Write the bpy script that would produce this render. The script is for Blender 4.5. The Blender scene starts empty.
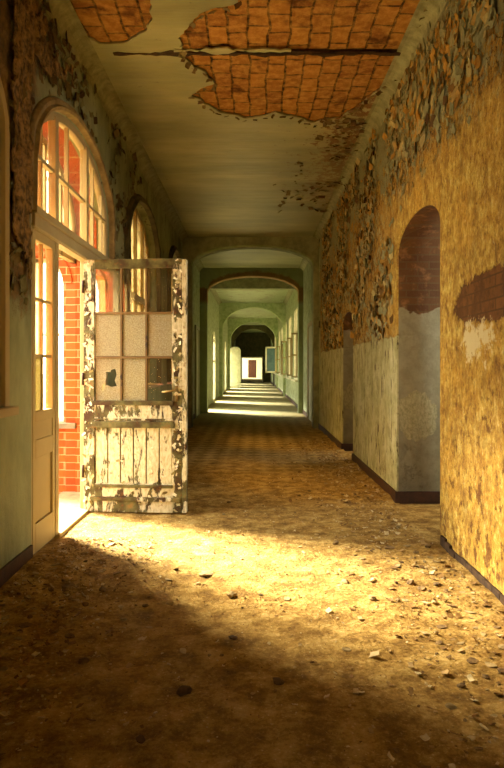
import bpy, bmesh, math, random
from mathutils import Vector, Matrix, noise as mn
random.seed(7)
S = bpy.context.scene
C = S.collection
PI = math.pi

# ------------------------------------------------------------------ camera, world, sun, exposure
F = 620.0; EYE = 1.45
cam = bpy.data.cameras.new('camera'); camo = bpy.data.objects.new('camera', cam); C.objects.link(camo)
cam.sensor_fit = 'VERTICAL'; cam.sensor_height = 24.0; cam.lens = 24.0*F/768.0
cam.shift_y = -18/768.0; cam.shift_x = -2/768.0; cam.clip_start = 0.05; cam.clip_end = 400
camo.location = (0, 0, EYE); camo.rotation_euler = (PI/2, 0, 0)
S.camera = camo

w = bpy.data.worlds.new('world'); S.world = w; w.use_nodes = True
bg = w.node_tree.nodes['Background']
bg.inputs[0].default_value = (1.0, 0.96, 0.83, 1); bg.inputs[1].default_value = 13.5

SUN_DIR = Vector((1.0, -0.64, -0.92))
sl = bpy.data.lights.new('sun', 'SUN'); sl.energy = 74; sl.angle = math.radians(20); sl.color = (1.0, 0.92, 0.74)
so = bpy.data.objects.new('sun', sl); C.objects.link(so); so.rotation_euler = SUN_DIR.to_track_quat('-Z', 'Y').to_euler()
so.location = (-20, 20, 20)

vs = S.view_settings
vs.view_transform = 'Standard'; vs.look = 'None'; vs.gamma = 1.0; vs.use_curve_mapping = False
vs.exposure = -0.05

# ------------------------------------------------------------------ node helpers
def c(h):
    h = h.lstrip('#'); r = [int(h[i:i+2], 16)/255 for i in (0, 2, 4)]
    return tuple(((x/12.92) if x <= 0.04045 else ((x+0.055)/1.055)**2.4) for x in r) + (1,)

class NT:
    def __init__(s, name):
        s.m = bpy.data.materials.new(name); s.m.use_nodes = True
        s.t = s.m.node_tree; s.n = s.t.nodes; s.l = s.t.links
        s.b = s.n['Principled BSDF']; s.out = s.n['Material Output']
        s.geo = s.n.new('ShaderNodeNewGeometry')
        s.pos = s.geo.outputs['Position']
    def _in(s, sock, v):
        if isinstance(v, bpy.types.NodeSocket): s.l.new(v, sock)
        elif v is not None: sock.default_value = v
    def map(s, vec=None, scale=(1, 1, 1), loc=(0, 0, 0), rot=(0, 0, 0)):
        n = s.n.new('ShaderNodeMapping'); s._in(n.inputs[0], vec if vec else s.pos)
        n.inputs['Scale'].default_value = scale; n.inputs['Location'].default_value = loc; n.inputs['Rotation'].default_value = rot
        return n.outputs[0]
    def noise(s, scale, vec=None, detail=5, rough=0.6, dist=0):
        n = s.n.new('ShaderNodeTexNoise'); s._in(n.inputs['Vector'], vec if vec else s.pos)
        n.inputs['Scale'].default_value = scale; n.inputs['Detail'].default_value = detail
        n.inputs['Roughness'].default_value = rough; n.inputs['Distortion'].default_value = dist
        return n.outputs['Fac']
    def vor(s, scale, vec=None, feat='DISTANCE_TO_EDGE'):
        n = s.n.new('ShaderNodeTexVoronoi'); n.feature = feat; s._in(n.inputs['Vector'], vec if vec else s.pos)
        n.inputs['Scale'].default_value = scale
        return n.outputs['Distance']
    def brick(s, vec, bw, rh, mortar, c1, c2, cm, off=0.5, smooth=0.1):
        n = s.n.new('ShaderNodeTexBrick'); s._in(n.inputs['Vector'], vec); n.offset = off
        n.inputs['Scale'].default_value = 1; n.inputs['Brick Width'].default_value = bw; n.inputs['Row Height'].default_value = rh
        n.inputs['Mortar Size'].default_value = mortar; n.inputs['Mortar Smooth'].default_value = smooth
        n.inputs['Color1'].default_value = c1; n.inputs['Color2'].default_value = c2; n.inputs['Mortar'].default_value = cm
        return n.outputs['Color'], n.outputs['Fac']
    def sep(s, v=None):
        n = s.n.new('ShaderNodeSeparateXYZ'); s._in(n.inputs[0], v if v else s.pos); return n.outputs
    def comb(s, x, y, z):
        n = s.n.new('ShaderNodeCombineXYZ')
        for i, v in enumerate((x, y, z)): s._in(n.inputs[i], v)
        return n.outputs[0]
    def M(s, op, a, b=None, cc=None, clamp=False):
        n = s.n.new('ShaderNodeMath'); n.operation = op; n.use_clamp = clamp
        s._in(n.inputs[0], a)
        if b is not None: s._in(n.inputs[1], b)
        if cc is not None: s._in(n.inputs[2], cc)
        return n.outputs[0]
    def rng(s, v, a, b, lo=0.0, hi=1.0):
        n = s.n.new('ShaderNodeMapRange'); n.interpolation_type = 'SMOOTHSTEP'; s._in(n.inputs[0], v)
        n.inputs[1].default_value = a; n.inputs[2].default_value = b; n.inputs[3].default_value = lo; n.inputs[4].default_value = hi
        return n.outputs[0]
    def mix(s, f, a, b, mode='MIX'):
        n = s.n.new('ShaderNodeMix'); n.data_type = 'RGBA'; n.blend_type = mode
        s._in(n.inputs[0], f); s._in(n.inputs[6], a); s._in(n.inputs[7], b)
        return n.outputs[2]
    def ramp(s, f, stops):
        n = s.n.new('ShaderNodeValToRGB'); s._in(n.inputs[0], f); e = n.color_ramp.elements
        while len(e) < len(stops): e.new(0.5)
        for i, (p, col) in enumerate(stops): e[i].position = p; e[i].color = col
        return n.outputs[0]
    def bump(s, h, strength=0.5, dist=0.02, prev=None):
        n = s.n.new('ShaderNodeBump'); n.inputs['Strength'].default_value = strength; n.inputs['Distance'].default_value = dist
        s._in(n.inputs['Height'], h)
        if prev: s.l.new(prev, n.inputs['Normal'])
        return n.outputs[0]
    def done(s, col, rough=0.85, normal=None, spec=0.25, metal=0.0):
        s._in(s.b.inputs['Base Color'], col); s._in(s.b.inputs['Roughness'], rough)
        s.b.inputs['Specular IOR Level'].default_value = spec; s.b.inputs['Metallic'].default_value = metal
        if normal: s.l.new(normal, s.b.inputs['Normal'])
        return s.m
    def blob(s, ca, cb, ra, rb, a, b, nz, amp=0.6):
        """1 inside a ragged ellipse in the (a,b) plane."""
        da = s.M('DIVIDE', s.M('SUBTRACT', a, ca), ra); db = s.M('DIVIDE', s.M('SUBTRACT', b, cb), rb)
        d = s.M('SQRT', s.M('ADD', s.M('MULTIPLY', da, da), s.M('MULTIPLY', db, db)))
        d = s.M('ADD', d, s.M('MULTIPLY', s.M('SUBTRACT', nz, 0.5), amp*2))
        return s.rng(d, 1.04, 0.98)

# ------------------------------------------------------------------ materials
def mat_right_wall():
    k = NT('gold_peeling_wall'); x, y, z = k.sep()
    n1 = k.noise(1.3, detail=6); n2 = k.noise(7, detail=6, rough=0.7)
    st = k.noise(10, k.map(scale=(1, 1.0, 0.8)), detail=10, rough=0.8)
    fine = k.noise(38, k.map(scale=(1, 1, 0.6)), detail=8, rough=0.85)
    gold = k.ramp(st, [(0.34, c('#5f3f16')), (0.42, c('#9c7430')), (0.51, c('#bd983e')), (0.60, c('#d4bb64')), (0.70, c('#e2d6a6'))])
    gold = k.mix(k.rng(n1, 0.42, 0.66), gold, k.mix(0.45, gold, c('#cf9a30')))
    gold = k.mix(k.M('MULTIPLY', k.rng(k.noise(1.7, k.map(loc=(5, 5, 5), scale=(1, 1, .6)), detail=5), 0.52, 0.66), 0.6), gold, k.mix(0.5, c('#8b5a1c'), gold))
    gold = k.mix(k.M('MULTIPLY', k.rng(fine, 0.52, 0.60), 0.75), gold, c('#4f3514'))
    gold = k.mix(k.M('MULTIPLY', k.rng(fine, 0.44, 0.36), 0.6), gold, c('#eee0aa'))
    # dark pits near the foot of the wall
    gold = k.mix(k.M('MULTIPLY', k.rng(k.noise(5, k.map(loc=(9, 2, 4), scale=(1, 1, .7)), detail=9, rough=0.8), 0.53, 0.57), 0.5), gold, c('#8a6a2c'))
    pitn = k.noise(7.5, k.map(scale=(1, 1, 0.8), loc=(3, 1, 2)), detail=7, rough=0.75)
    low = k.rng(z, 1.5, 0.1); pit = k.M('MULTIPLY', k.rng(k.M('ADD', pitn, k.M('MULTIPLY', low, 0.07)), 0.60, 0.66), k.rng(z, 1.6, 1.0))
    gold = k.mix(k.M('MULTIPLY', pit, 0.85), gold, c('#6a3f1a'))
    # flaked zone beyond the passage
    vo = k.vor(14, k.mix(0.12, k.map(scale=(1, 1, 0.7)), k.comb(n2, st, n2)))
    fl = k.noise(9, k.map(scale=(1, 1, 0.75)), detail=10, rough=0.85)
    flk = k.ramp(fl, [(0.40, c('#24160a')), (0.455, c('#7c531c')), (0.50, c('#cc9c40')), (0.535, c('#8f8a5c')), (0.60, c('#c4c092'))])
    flk = k.mix(k.rng(vo, 0.07, 0.0), flk, c('#2a1808'))
    zone = k.M('MAXIMUM', k.rng(k.M('ADD', y, n1), 6.6, 8.4), k.rng(k.M('ADD', z, k.M('MULTIPLY', n2, 0.9)), 3.5, 3.9))
    col = k.mix(k.M('MULTIPLY', zone, k.rng(n2, 0.40, 0.46)), gold, flk)
    # old green-grey paint left near the ceiling
    top = k.M('ADD', k.M('MULTIPLY', k.rng(z, 2.7, 4.45), 0.34), n2)
    top = k.M('MULTIPLY', k.rng(top, 0.66, 0.685), k.rng(z, 2.9, 3.5))
    col = k.mix(top, col, k.mix(n1, c('#85835f'), c('#a5a27a')))
    # reddish brick bared beside the passage, with a white scab under it
    bc, bf = k.brick(k.comb(y, z, 0), 0.25, 0.075, 0.006, c('#6a431c'), c('#7c5224'), c('#5a3c1a'))
    m1 = k.blob(4.0, 1.90, 0.70, 0.16, y, z, k.noise(5, detail=9, rough=0.8), 0.9); col = k.mix(m1, col, k.mix(k.rng(n2, 0.4, 0.6), bc, c('#5a3816')))
    m2 = k.blob(4.22, 1.62, 0.20, 0.12, y, z, k.noise(7, detail=9, rough=0.8), 3.0); col = k.mix(m2, col, c('#d8c795'))
    # painted dado beyond the passage
    dz = k.M('ADD', z, k.M('MULTIPLY', k.M('SUBTRACT', n2, 0.5), 0.14))
    dn = k.noise(5, k.map(scale=(1, 1, 0.7)), detail=10, rough=0.8)
    dcol = k.ramp(dn, [(0.34, c('#8a845a')), (0.46, c('#b0aa78')), (0.6, c('#cbc59a'))])
    crk = k.M('MULTIPLY', k.rng(k.noise(10, k.map(scale=(1, 1, 0.25)), detail=8, rough=0.8, dist=1.0), 0.55, 0.59), k.rng(n1, 0.34, 0.46))
    dcol = k.mix(crk, dcol, c('#463317'))
    dado = k.M('MULTIPLY', k.rng(dz, 1.78, 1.76), k.rng(y, 6.50, 6.52))
    col = k.mix(dado, col, dcol)
    # far end of the corridor is pale green
    far = k.rng(y, 13.9, 14.5); gcol = k.mix(k.rng(n2, 0.35, 0.65), c('#868f68'), c('#b6bd92'))
    gcol = k.mix(k.rng(fl, 0.60, 0.64), gcol, c('#5c4c2a')); col = k.mix(far, col, gcol)
    # jambs of the passage: grey paint below, bare brick above
    jb, jf = k.brick(k.comb(k.M('ADD', x, y), z, 0), 0.24, 0.075, 0.008, c('#553618'), c('#65421e'), c('#5f4626'))
    jb = k.mix(k.rng(n2, 0.5, 0.7), jb, c('#8a6034'))
    jz = k.M('ADD', z, k.M('MULTIPLY', k.M('SUBTRACT', k.noise(3), 0.5), 0.5))
    jgrey = k.mix(k.rng(n2, 0.3, 0.7), c('#857c60'), c('#9a9174'))
    pm = k.blob(1.72, 0.92, 0.20, 0.26, x, z, n2, 0.5); jgrey = k.mix(pm, jgrey, k.mix(k.rng(fine, 0.4, 0.6), c('#8f8660'), c('#b5aa82')))
    jc = k.mix(k.rng(jz, 2.05, 2.03), jb, jgrey)
    col = k.mix(k.M('MULTIPLY', k.rng(x, 1.525, 1.530), k.rng(y, 14, 13.9)), col, jc)
    h = k.M('ADD', k.M('MULTIPLY', fine, 0.35), k.M('MULTIPLY', st, 0.5)); h = k.M('ADD', h, k.M('MULTIPLY', k.M('MULTIPLY', fl, zone), 1.6))
    h = k.M('SUBTRACT', h, k.M('MULTIPLY', pit, 0.3)); h = k.M('SUBTRACT', h, k.M('MULTIPLY', m1, 0.7)); h = k.M('ADD', h, k.M('MULTIPLY', dado, 0.5))
    h = k.M('ADD', h, k.M('MULTIPLY', top, 0.5))
    return k.done(col, 0.8, k.bump(h, 0.9, 0.03))

def mat_left_wall():
    k = NT('grey_green_wall'); x, y, z = k.sep()
    n1 = k.noise(1.1, detail=6); n2 = k.noise(8, detail=7, rough=0.7)
    col = k.ramp(k.noise(2.2, k.map(scale=(1, 1, 0.5)), detail=8, rough=0.65), [(0.3, c('#6a6e4c')), (0.5, c('#8b8f66')), (0.7, c('#a5a77c'))])
    pe = k.noise(7, k.map(scale=(1, 1.0, 0.4)), detail=8, rough=0.75, dist=0.6)
    up = k.rng(z, 2.4, 3.2)
    pm = k.M('MULTIPLY', k.rng(pe, 0.57, 0.60), k.M('MULTIPLY', up, k.rng(n1, 0.36, 0.5)))
    col = k.mix(pm, col, k.mix(n2, c('#2a1d0e'), c('#6b4a22')))
    br = k.M('MULTIPLY', k.rng(k.M('ADD', y, n1), 5.35, 5.15), k.rng(k.M('ADD', z, k.M('MULTIPLY', n2, 0.6)), 2.1, 2.3))
    col = k.mix(k.M('MULTIPLY', br, 0.85), col, k.ramp(n2, [(0.35, c('#33200d')), (0.5, c('#6c481f')), (0.65, c('#957041'))]))
    far = k.rng(y, 13.9, 14.5); gcol = k.mix(k.rng(n2, 0.35, 0.65), c('#868f68'), c('#b6bd92'))
    gcol = k.mix(k.rng(pe, 0.60, 0.63), gcol, c('#6d6338')); col = k.mix(far, col, gcol)
    bc, bf = k.brick(k.comb(k.M('ADD', x, y), z, 0), 0.26, 0.086, 0.0045, c('#a8480c'), c('#923a08'), c('#b08658'))
    out = k.rng(x, -1.81, -1.815); col = k.mix(k.M('MULTIPLY', out, k.rng(y, 14, 13.9)), col, bc)
    h = k.M('ADD', k.M('MULTIPLY', n2, 0.5), k.M('MULTIPLY', pm, -0.8)); h = k.M('ADD', h, k.M('MULTIPLY', k.M('MULTIPLY', br, n2), 2.0))
    h = k.M('SUBTRACT', h, k.M('MULTIPLY', k.M('MULTIPLY', out, bf), 0.5))
    return k.done(col, 0.75, k.bump(h, 0.8, 0.02))

def mat_ceiling():
    k = NT('ceiling_plaster'); x, y, z = k.sep()
    n1 = k.noise(0.9, k.map(scale=(0.5, 1.6, 1)), detail=6); n2 = k.noise(9, detail=7, rough=0.7)
    col = k.ramp(n1, [(0.3, c('#7f7d58')), (0.5, c('#a39f72')), (0.68, c('#c0ba8a'))])
    # flaked margin on the window-less side
    near = k.M('ADD', k.M('MULTIPLY', k.rng(x, 0.1, 1.5), 0.22), n2); near = k.M('MULTIPLY', k.rng(near, 0.67, 0.70), k.rng(y, 13, 8))
    col = k.mix(near, col, k.mix(k.noise(30), c('#5a3516'), c('#9a6a30')))
    speck = k.rng(k.noise(13, k.map(scale=(0.4, 1.3, 1)), detail=7, rough=0.8), 0.655, 0.67); col = k.mix(speck, col, c('#4e3a1c'))
    far = k.rng(y, 19.3, 21); col = k.mix(far, col, k.mix(n2, c('#7a8a5c'), c('#a4ac7c')))
    pe = k.M('MULTIPLY', far, k.rng(k.noise(2.5, detail=6), 0.56, 0.58)); col = k.mix(pe, col, c('#7c7444'))
    rip = k.noise(5, k.map(scale=(0.12, 1.6, 1)), detail=5)
    h = k.M('ADD', k.M('MULTIPLY', n2, 0.3), k.M('MULTIPLY', near, -0.8)); h = k.M('ADD', h, k.M('MULTIPLY', rip, 2.2))
    return k.done(col, 0.36, k.bump(h, 0.6, 0.015), 0.5)

def mat_ceiling_brick():
    k = NT('ceiling_brick'); x, y, z = k.sep(); n = k.noise(12, detail=6, rough=0.7); n0 = k.noise(2.0, detail=3)
    wx = k.M('ADD', x, k.M('MULTIPLY', n0, 0.10)); wy = k.M('ADD', y, k.M('MULTIPLY', k.noise(2.4, detail=2), 0.12))
    bc, bf = k.brick(k.comb(wy, wx, 0), 0.30, 0.185, 0.012, c('#a8722e'), c('#865322'), c('#2e1c0b'), 0.35, 0.4)
    col = k.mix(k.rng(n, 0.35, 0.7), bc, k.mix(0.6, bc, c('#dba655')))
    col = k.mix(k.rng(k.noise(2.5, detail=5), 0.56, 0.7), col, c('#5a3012'))
    h = k.M('ADD', k.M('MULTIPLY', n, 0.4), k.M('MULTIPLY', bf, -1.2))
    return k.done(col, 0.85, k.bump(h, 1.0, 0.03))

def mat_floor():
    k = NT('dusty_tile_floor'); x, y, z = k.sep()
    n1 = k.noise(0.9, detail=7, rough=0.65); n2 = k.noise(6, detail=9, rough=0.75); n3 = k.noise(45, detail=6, rough=0.8)
    sand = k.ramp(n2, [(0.30, c('#523b1b')), (0.45, c('#86662f')), (0.56, c('#aa8a4a')), (0.72, c('#c8ab6c'))])
    sand = k.mix(k.M('MULTIPLY', k.rng(n3, 0.50, 0.72), 0.55), sand, c('#4a3318'))
    sand = k.mix(k.M('MULTIPLY', k.rng(n3, 0.46, 0.30), 0.5), sand, c('#dcbf85'))
    grit = k.vor(38, feat='F1'); sand = k.mix(k.M('MULTIPLY', k.rng(grit, 0.22, 0.12), k.rng(n2, 0.46, 0.6)), sand, c('#c8ad78'))
    # diagonal chequer tiles
    ck = k.n.new('ShaderNodeTexChecker'); k._in(ck.inputs['Vector'], k.map(rot=(0, 0, PI/4), loc=(0, 0, 0.5)))
    ck.inputs['Scale'].default_value = 5.0; ck.inputs['Color1'].default_value = c('#5d4c2a'); ck.inputs['Color2'].default_value = c('#ac9560')
    tile = k.mix(0.5, ck.outputs[0], k.ramp(n2, [(0.35, c('#6b5631')), (0.65, c('#a48752'))]))
    dust = k.rng(k.M('ADD', k.M('MULTIPLY', k.M('SUBTRACT', y, 7.4), 0.11), k.M('MULTIPLY', k.M('SUBTRACT', n1, 0.5), 1.3)), -0.05, 0.35, 1.0, 0.25)
    dust = k.M('MAXIMUM', dust, k.rng(k.M('ABSOLUTE', x), 0.8, 1.5))
    farc = k.mix(n2, c('#6e6746'), c('#979068')); tile = k.mix(k.rng(y, 13, 19), tile, farc); dust = k.M('MULTIPLY', dust, k.rng(y, 20, 13, 0.1, 1))
    col = k.mix(dust, tile, sand)
    h = k.M('MULTIPLY', k.M('ADD', k.M('MULTIPLY', n2, 1.0), k.M('MULTIPLY', n3, 0.5)), k.rng(y, 20, 6, 0.15, 1)); h = k.M('SUBTRACT', h, k.M('MULTIPLY', grit, 0.35))
    return k.done(col, 0.9, k.bump(h, 0.9, 0.03), 0.1)

def mat_brick():
    k = NT('orange_brick'); x, y, z = k.sep(); n = k.noise(20, detail=4)
    bc, bf = k.brick(k.comb(k.M('ADD', x, y), z, 0), 0.26, 0.086, 0.0045, c('#a8480c'), c('#923a08'), c('#b08658'))
    return k.done(k.mix(k.rng(n, 0.3, 0.8, 0, 0.35), bc, c('#7a2a0c')), 0.85, k.bump(bf, -0.6, 0.01))

def mat_wood(name, a, b, under, thr=0.60, scale=6, rough=0.55, stretch=0.35, amount=1.0):
    """painted wood, paint chipped down to 'under' where the noise says so"""
    k = NT(name); tc = k.n.new('ShaderNodeTexCoord').outputs['Object']
    n = k.noise(scale, k.map(tc, scale=(1, 1, stretch)), detail=9, rough=0.75, dist=0.4); g = k.noise(3, tc, detail=5)
    base = k.mix(g, c(a), c(b)); m = k.rng(n, thr, thr+0.02)
    return k.done(k.mix(m, base, c(under)), rough, k.bump(k.M('MULTIPLY', m, -1), 0.6, 0.006))

def mat_leaf_paint(name, white_amt):
    k = NT(name); tc = k.n.new('ShaderNodeTexCoord').outputs['Object']
    big = k.noise(3.2, k.map(tc, scale=(1, 1, 0.8)), detail=4); ch = k.noise(9, k.map(tc, scale=(1, 1, 0.3)), detail=8, rough=0.7, dist=0.5)
    tiny = k.noise(45, k.map(tc, scale=(1, 1, 0.4)), detail=5)
    v = k.M('ADD', k.M('MULTIPLY', big, 0.5), k.M('MULTIPLY', ch, 0.6))
    under = k.ramp(k.noise(7, tc, detail=6), [(0.38, c('#3f2a10')), (0.48, c('#4c4420')), (0.6, c('#68643a')), (0.72, c('#8c6a35'))])
    white = k.ramp(tiny, [(0.3, c('#a89c72')), (0.55, c('#cdc4a0')), (0.8, c('#dfd8bc'))])
    m = k.rng(v, white_amt, white_amt+0.025); rust = k.rng(k.noise(22, tc, detail=6), 0.60, 0.66)
    col = k.mix(m, white, under); col = k.mix(k.M('MULTIPLY', rust, 0.6), col, c('#7a4d1e'))
    h = k.M('ADD', k.M('MULTIPLY', m, -1.0), k.M('MULTIPLY', tiny, 0.2))
    return k.done(col, 0.6, k.bump(h, 0.9, 0.008))

def mat_glass(name, tint=(1, 0.97, 0.9, 1), refl=1.55, dirt=0.12):
    k = NT(name); t, l = k.t, k.l; k.n.remove(k.b)
    tr = k.n.new('ShaderNodeBsdfTransparent'); tr.inputs[0].default_value = tint
    gl = k.n.new('ShaderNodeBsdfGlossy'); gl.inputs['Roughness'].default_value = 0.02
    lw = k.n.new('ShaderNodeLayerWeight'); lw.inputs[0].default_value = 0.5
    frs = k.M('MULTIPLY_ADD', k.M('POWER', lw.outputs['Facing'], 5.0), 0.7, (refl-1)**2/(refl+1)**2)
    df = k.n.new('ShaderNodeBsdfTranslucent'); df.inputs[0].default_value = c('#e8dcb4')
    d2 = k.n.new('ShaderNodeBsdfDiffuse'); d2.inputs[0].default_value = c('#b8a878')
    ad = k.n.new('ShaderNodeMixShader'); ad.inputs[0].default_value = 0.5; l.new(df.outputs[0], ad.inputs[1]); l.new(d2.outputs[0], ad.inputs[2])
    m1 = k.n.new('ShaderNodeMixShader'); l.new(frs, m1.inputs[0]); l.new(tr.outputs[0], m1.inputs[1]); l.new(gl.outputs[0], m1.inputs[2])
    m2 = k.n.new('ShaderNodeMixShader'); l.new(m1.outputs[0], m2.inputs[1]); l.new(ad.outputs[0], m2.inputs[2])
    l.new(k.rng(k.noise(9, detail=6), 0.3, 0.8, dirt*0.4, dirt*1.8), m2.inputs[0])
    l.new(m2.outputs[0], k.out.inputs[0]); return k.m

def mat_frosted(name='ribbed_glass'):
    k = NT(name); l = k.l; k.n.remove(k.b); tc = k.n.new('ShaderNodeTexCoord').outputs['Object']
    nz = k.noise(90, tc, detail=4, rough=0.8)
    col = k.ramp(nz, [(0.3, c('#857744')), (0.5, c('#aea06c')), (0.7, c('#cdc490'))])
    a = k.n.new('ShaderNodeBsdfDiffuse'); b = k.n.new('ShaderNodeBsdfTranslucent'); l.new(col, a.inputs[0]); l.new(col, b.inputs[0])
    m = k.n.new('ShaderNodeMixShader'); m.inputs[0].default_value = 0.45; l.new(a.outputs[0], m.inputs[1]); l.new(b.outputs[0], m.inputs[2])
    g = k.n.new('ShaderNodeBsdfGlossy'); g.inputs['Roughness'].default_value = 0.25
    m2 = k.n.new('ShaderNodeMixShader'); m2.inputs[0].default_value = 0.06; l.new(m.outputs[0], m2.inputs[1]); l.new(g.outputs[0], m2.inputs[2])
    bm_ = k.bump(nz, 0.8, 0.01)
    for q in (a, b, g): l.new(bm_, q.inputs['Normal'])
    l.new(m2.outputs[0], k.out.inputs[0]); return k.m

def mat_flake(name, stops):
    k = NT(name); r = k.geo.outputs['Random Per Island']; n = k.noise(30)
    return k.done(k.mix(k.rng(n, 0.3, 0.8, 0, 0.4), k.ramp(r, stops), c('#3a2812')), 0.8)

def mat_plain(name, a, b, scale=8, rough=0.8, metal=0, bump=0.3):
    k = NT(name); n = k.noise(scale, detail=7, rough=0.7)
    return k.done(k.mix(k.rng(n, 0.3, 0.7), c(a), c(b)), rough, k.bump(n, bump, 0.01), 0.3, metal)

WR = mat_right_wall(); WL = mat_left_wall(); CE = mat_ceiling(); CB = mat_ceiling_brick(); FL = mat_floor(); BR = mat_brick()
LEAF_W = mat_leaf_paint('chipped_white_paint', 0.575); LEAF_R = mat_leaf_paint('lock_rail_paint', 0.60); LEAF_G = mat_leaf_paint('worn_green_paint', 0.40); LEAF_M = mat_leaf_paint('half_worn_paint', 0.53)
CREAM = mat_wood('cream_window_paint', '#9c8858', '#b5a274', '#4a3417', 0.66)
CREAM_L = mat_wood('cream_door_paint', '#a58f5a', '#bba56c', '#5f4a22', 0.68, 5)
GLASS = mat_glass('old_clear_glass', refl=1.35, dirt=0.006); GLASS_LEAF = mat_glass('leaf_glass', refl=1.9, dirt=0.02); DIRTY = mat_glass('dirty_glass', (0.34, 0.27, 0.15, 1), dirt=0.30); DIM_PANE = mat_glass('dimming_glass', (0.5, 0.46, 0.36, 1), dirt=0.02); FROST = mat_frosted()
BASEB = mat_plain('dark_baseboard', '#2a160b', '#43240f', 10, 0.6)
STONE = mat_plain('grey_sill_stone', '#5e5240', '#7a6a50'); IRON = mat_plain('rusty_iron', '#2a1a0d', '#4f331a', 20, 0.7)
METAL = mat_plain('worn_brass', '#6b5a34', '#a08c58', 20, 0.4, 0.8)
GROUND = mat_plain('pale_sandy_ground', '#6f6344', '#8f8460', 6, 0.9, 0, 0.8)
BARK = mat_plain('flaking_brown_plaster', '#22160a', '#9c7a46', 16, 0.85, 0, 1.0)
BEAMM = mat_plain('grey_green_beam', '#7d8060', '#a7a780', 4, 0.8)
PEELZ = None
PEELB = mat_plain('peeled_brown_beam', '#5c4420', '#8f6e3c', 5, 0.85, 0, 0.8)
GREENB = mat_plain('pale_green_beam', '#8c9c68', '#b5c090', 4, 0.8)
DARKW = mat_plain('dark_olive_plaster', '#3c3a22', '#5e5835', 2.5, 0.9)  # dark olive tone varied by noise
WHITEP = mat_plain('off_white_paint', '#c9c3a0', '#e4dfc2', 6, 0.6, 0, 0.1)
PALE_DOOR = mat_plain('pale_grey_green_paint', '#9a9a74', '#b3b08a', 4, 0.6, 0, 0.1)
BROWND = mat_plain('brown_door_wood', '#2e160b', '#43220f', 6)
SIDE = mat_plain('side_room_plaster', '#8c8468', '#a39a7a', 3)
PANEB = mat_plain('blue_grey_pane', '#4a6468', '#5f7a78', 3, 0.15)
ROCK = mat_plain('dusty_brown_stone', '#4c3820', '#84683c', 25, 0.9, 0, 0.8)
ROCKD = mat_plain('dark_clod', '#3a2a15', '#5c4324', 25, 0.9, 0, 0.8)
ROCKP = mat_plain('pale_plaster_lump', '#76623c', '#a08a5c', 25, 0.9, 0, 0.6)

# ------------------------------------------------------------------ geometry helpers
def tag(o, label=None, cat=None, group=None, kind=None):
    if label: o['label'] = label
    if cat: o['category'] = cat
    if group: o['group'] = group
    if kind: o['kind'] = kind
    return o
def empty(name, loc=(0, 0, 0), rz=0):
    o = bpy.data.objects.new(name, None); C.objects.link(o); o.location = loc; o.rotation_euler = (0, 0, rz); o.empty_display_size = 0.2
    return o
def link(name, bm, mats, parent=None, smooth=False):
    me = bpy.data.meshes.new(name)
    bmesh.ops.recalc_face_normals(bm, faces=bm.faces)
    if smooth:
        for f in bm.faces: f.smooth = True
    bm.to_mesh(me); bm.free()
    for m in (mats if isinstance(mats, (list, tuple)) else [mats]): me.materials.append(m)
    o = bpy.data.objects.new(name, me); C.objects.link(o)
    if parent: o.parent = parent
    return o
def box(bm, x0, x1, y0, y1, z0, z1, bev=0.0):
    v = [bm.verts.new(p) for p in ((x0,y0,z0),(x1,y0,z0),(x1,y1,z0),(x0,y1,z0),(x0,y0,z1),(x1,y0,z1),(x1,y1,z1),(x0,y1,z1))]
    fs = [bm.faces.new([v[i] for i in q]) for q in ((3,2,1,0),(4,5,6,7),(0,1,5,4),(1,2,6,5),(2,3,7,6),(3,0,4,7))]
    if bev:
        es = set(e for f in fs for e in f.edges)
        bmesh.ops.bevel(bm, geom=list(es), offset=bev, segments=2, affect='EDGES', profile=0.5)
def boxo(name, b, mat, parent=None, bev=0.0):
    bm = bmesh.new(); box(bm, *b, bev=bev); return link(name, bm, mat, parent)
def prism(name, prof, a0, a1, axis, mat, parent=None, smooth=False):
    """closed 2-D profile extruded along an axis: 'y' -> (x,z) profile, 'x' -> (y,z) profile"""
    bm = bmesh.new()
    P = (lambda p, a: (p[0], a, p[1])) if axis == 'y' else (lambda p, a: (a, p[0], p[1]))
    A = [bm.verts.new(P(p, a0)) for p in prof]; B = [bm.verts.new(P(p, a1)) for p in prof]
    n = len(prof)
    for i in range(n): bm.faces.new((A[i], A[(i+1) % n], B[(i+1) % n], B[i]))
    bm.faces.new(A); bm.faces.new(B[::-1])
    return link(name, bm, mat, parent, smooth)
def sheet_mesh(outlines, thick):
    """filled 2-D outlines (first = outer, others = holes) as a slab of the given thickness, in (u,v,w)"""
    cu = bpy.data.curves.new('tmp', 'CURVE'); cu.dimensions = '2D'; cu.fill_mode = 'BOTH'; cu.extrude = thick/2
    for pts in outlines:
        sp = cu.splines.new('POLY'); sp.points.add(len(pts)-1); sp.use_cyclic_u = True
        for i, p in enumerate(pts): sp.points[i].co = (p[0], p[1], 0, 1)
    o = bpy.data.objects.new('tmp', cu); me = bpy.data.meshes.new_from_object(o)
    bm = bmesh.new(); bm.from_mesh(me); bpy.data.objects.remove(o); bpy.data.curves.remove(cu); bpy.data.meshes.remove(me)
    bmesh.ops.remove_doubles(bm, verts=bm.verts, dist=1e-5)
    return bm
def sheet(name, outlines, plane, at, thick, mat, parent=None):
    """plane 'yz': (u,v)->(y,z), slab centred on x=at; 'xz': centred on y=at; 'xy': centred on z=at"""
    bm = sheet_mesh(outlines, thick)
    for v in bm.verts:
        u, q, w_ = v.co
        v.co = {'yz': (at+w_, u, q), 'xz': (u, at+w_, q), 'xy': (u, q, at+w_)}[plane]
    return link(name, bm, mat, parent)
def rect(a0, a1, b0, b1): return [(a0, b0), (a1, b0), (a1, b1), (a0, b1)]
def arch(a0, a1, b0, spring, rise, n=24):
    cx = (a0+a1)/2; r = (a1-a0)/2
    return [(a0, b0), (a1, b0)] + [(cx+r*math.cos(t*PI/n), spring+rise*math.sin(t*PI/n)) for t in range(n+1)]
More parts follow.
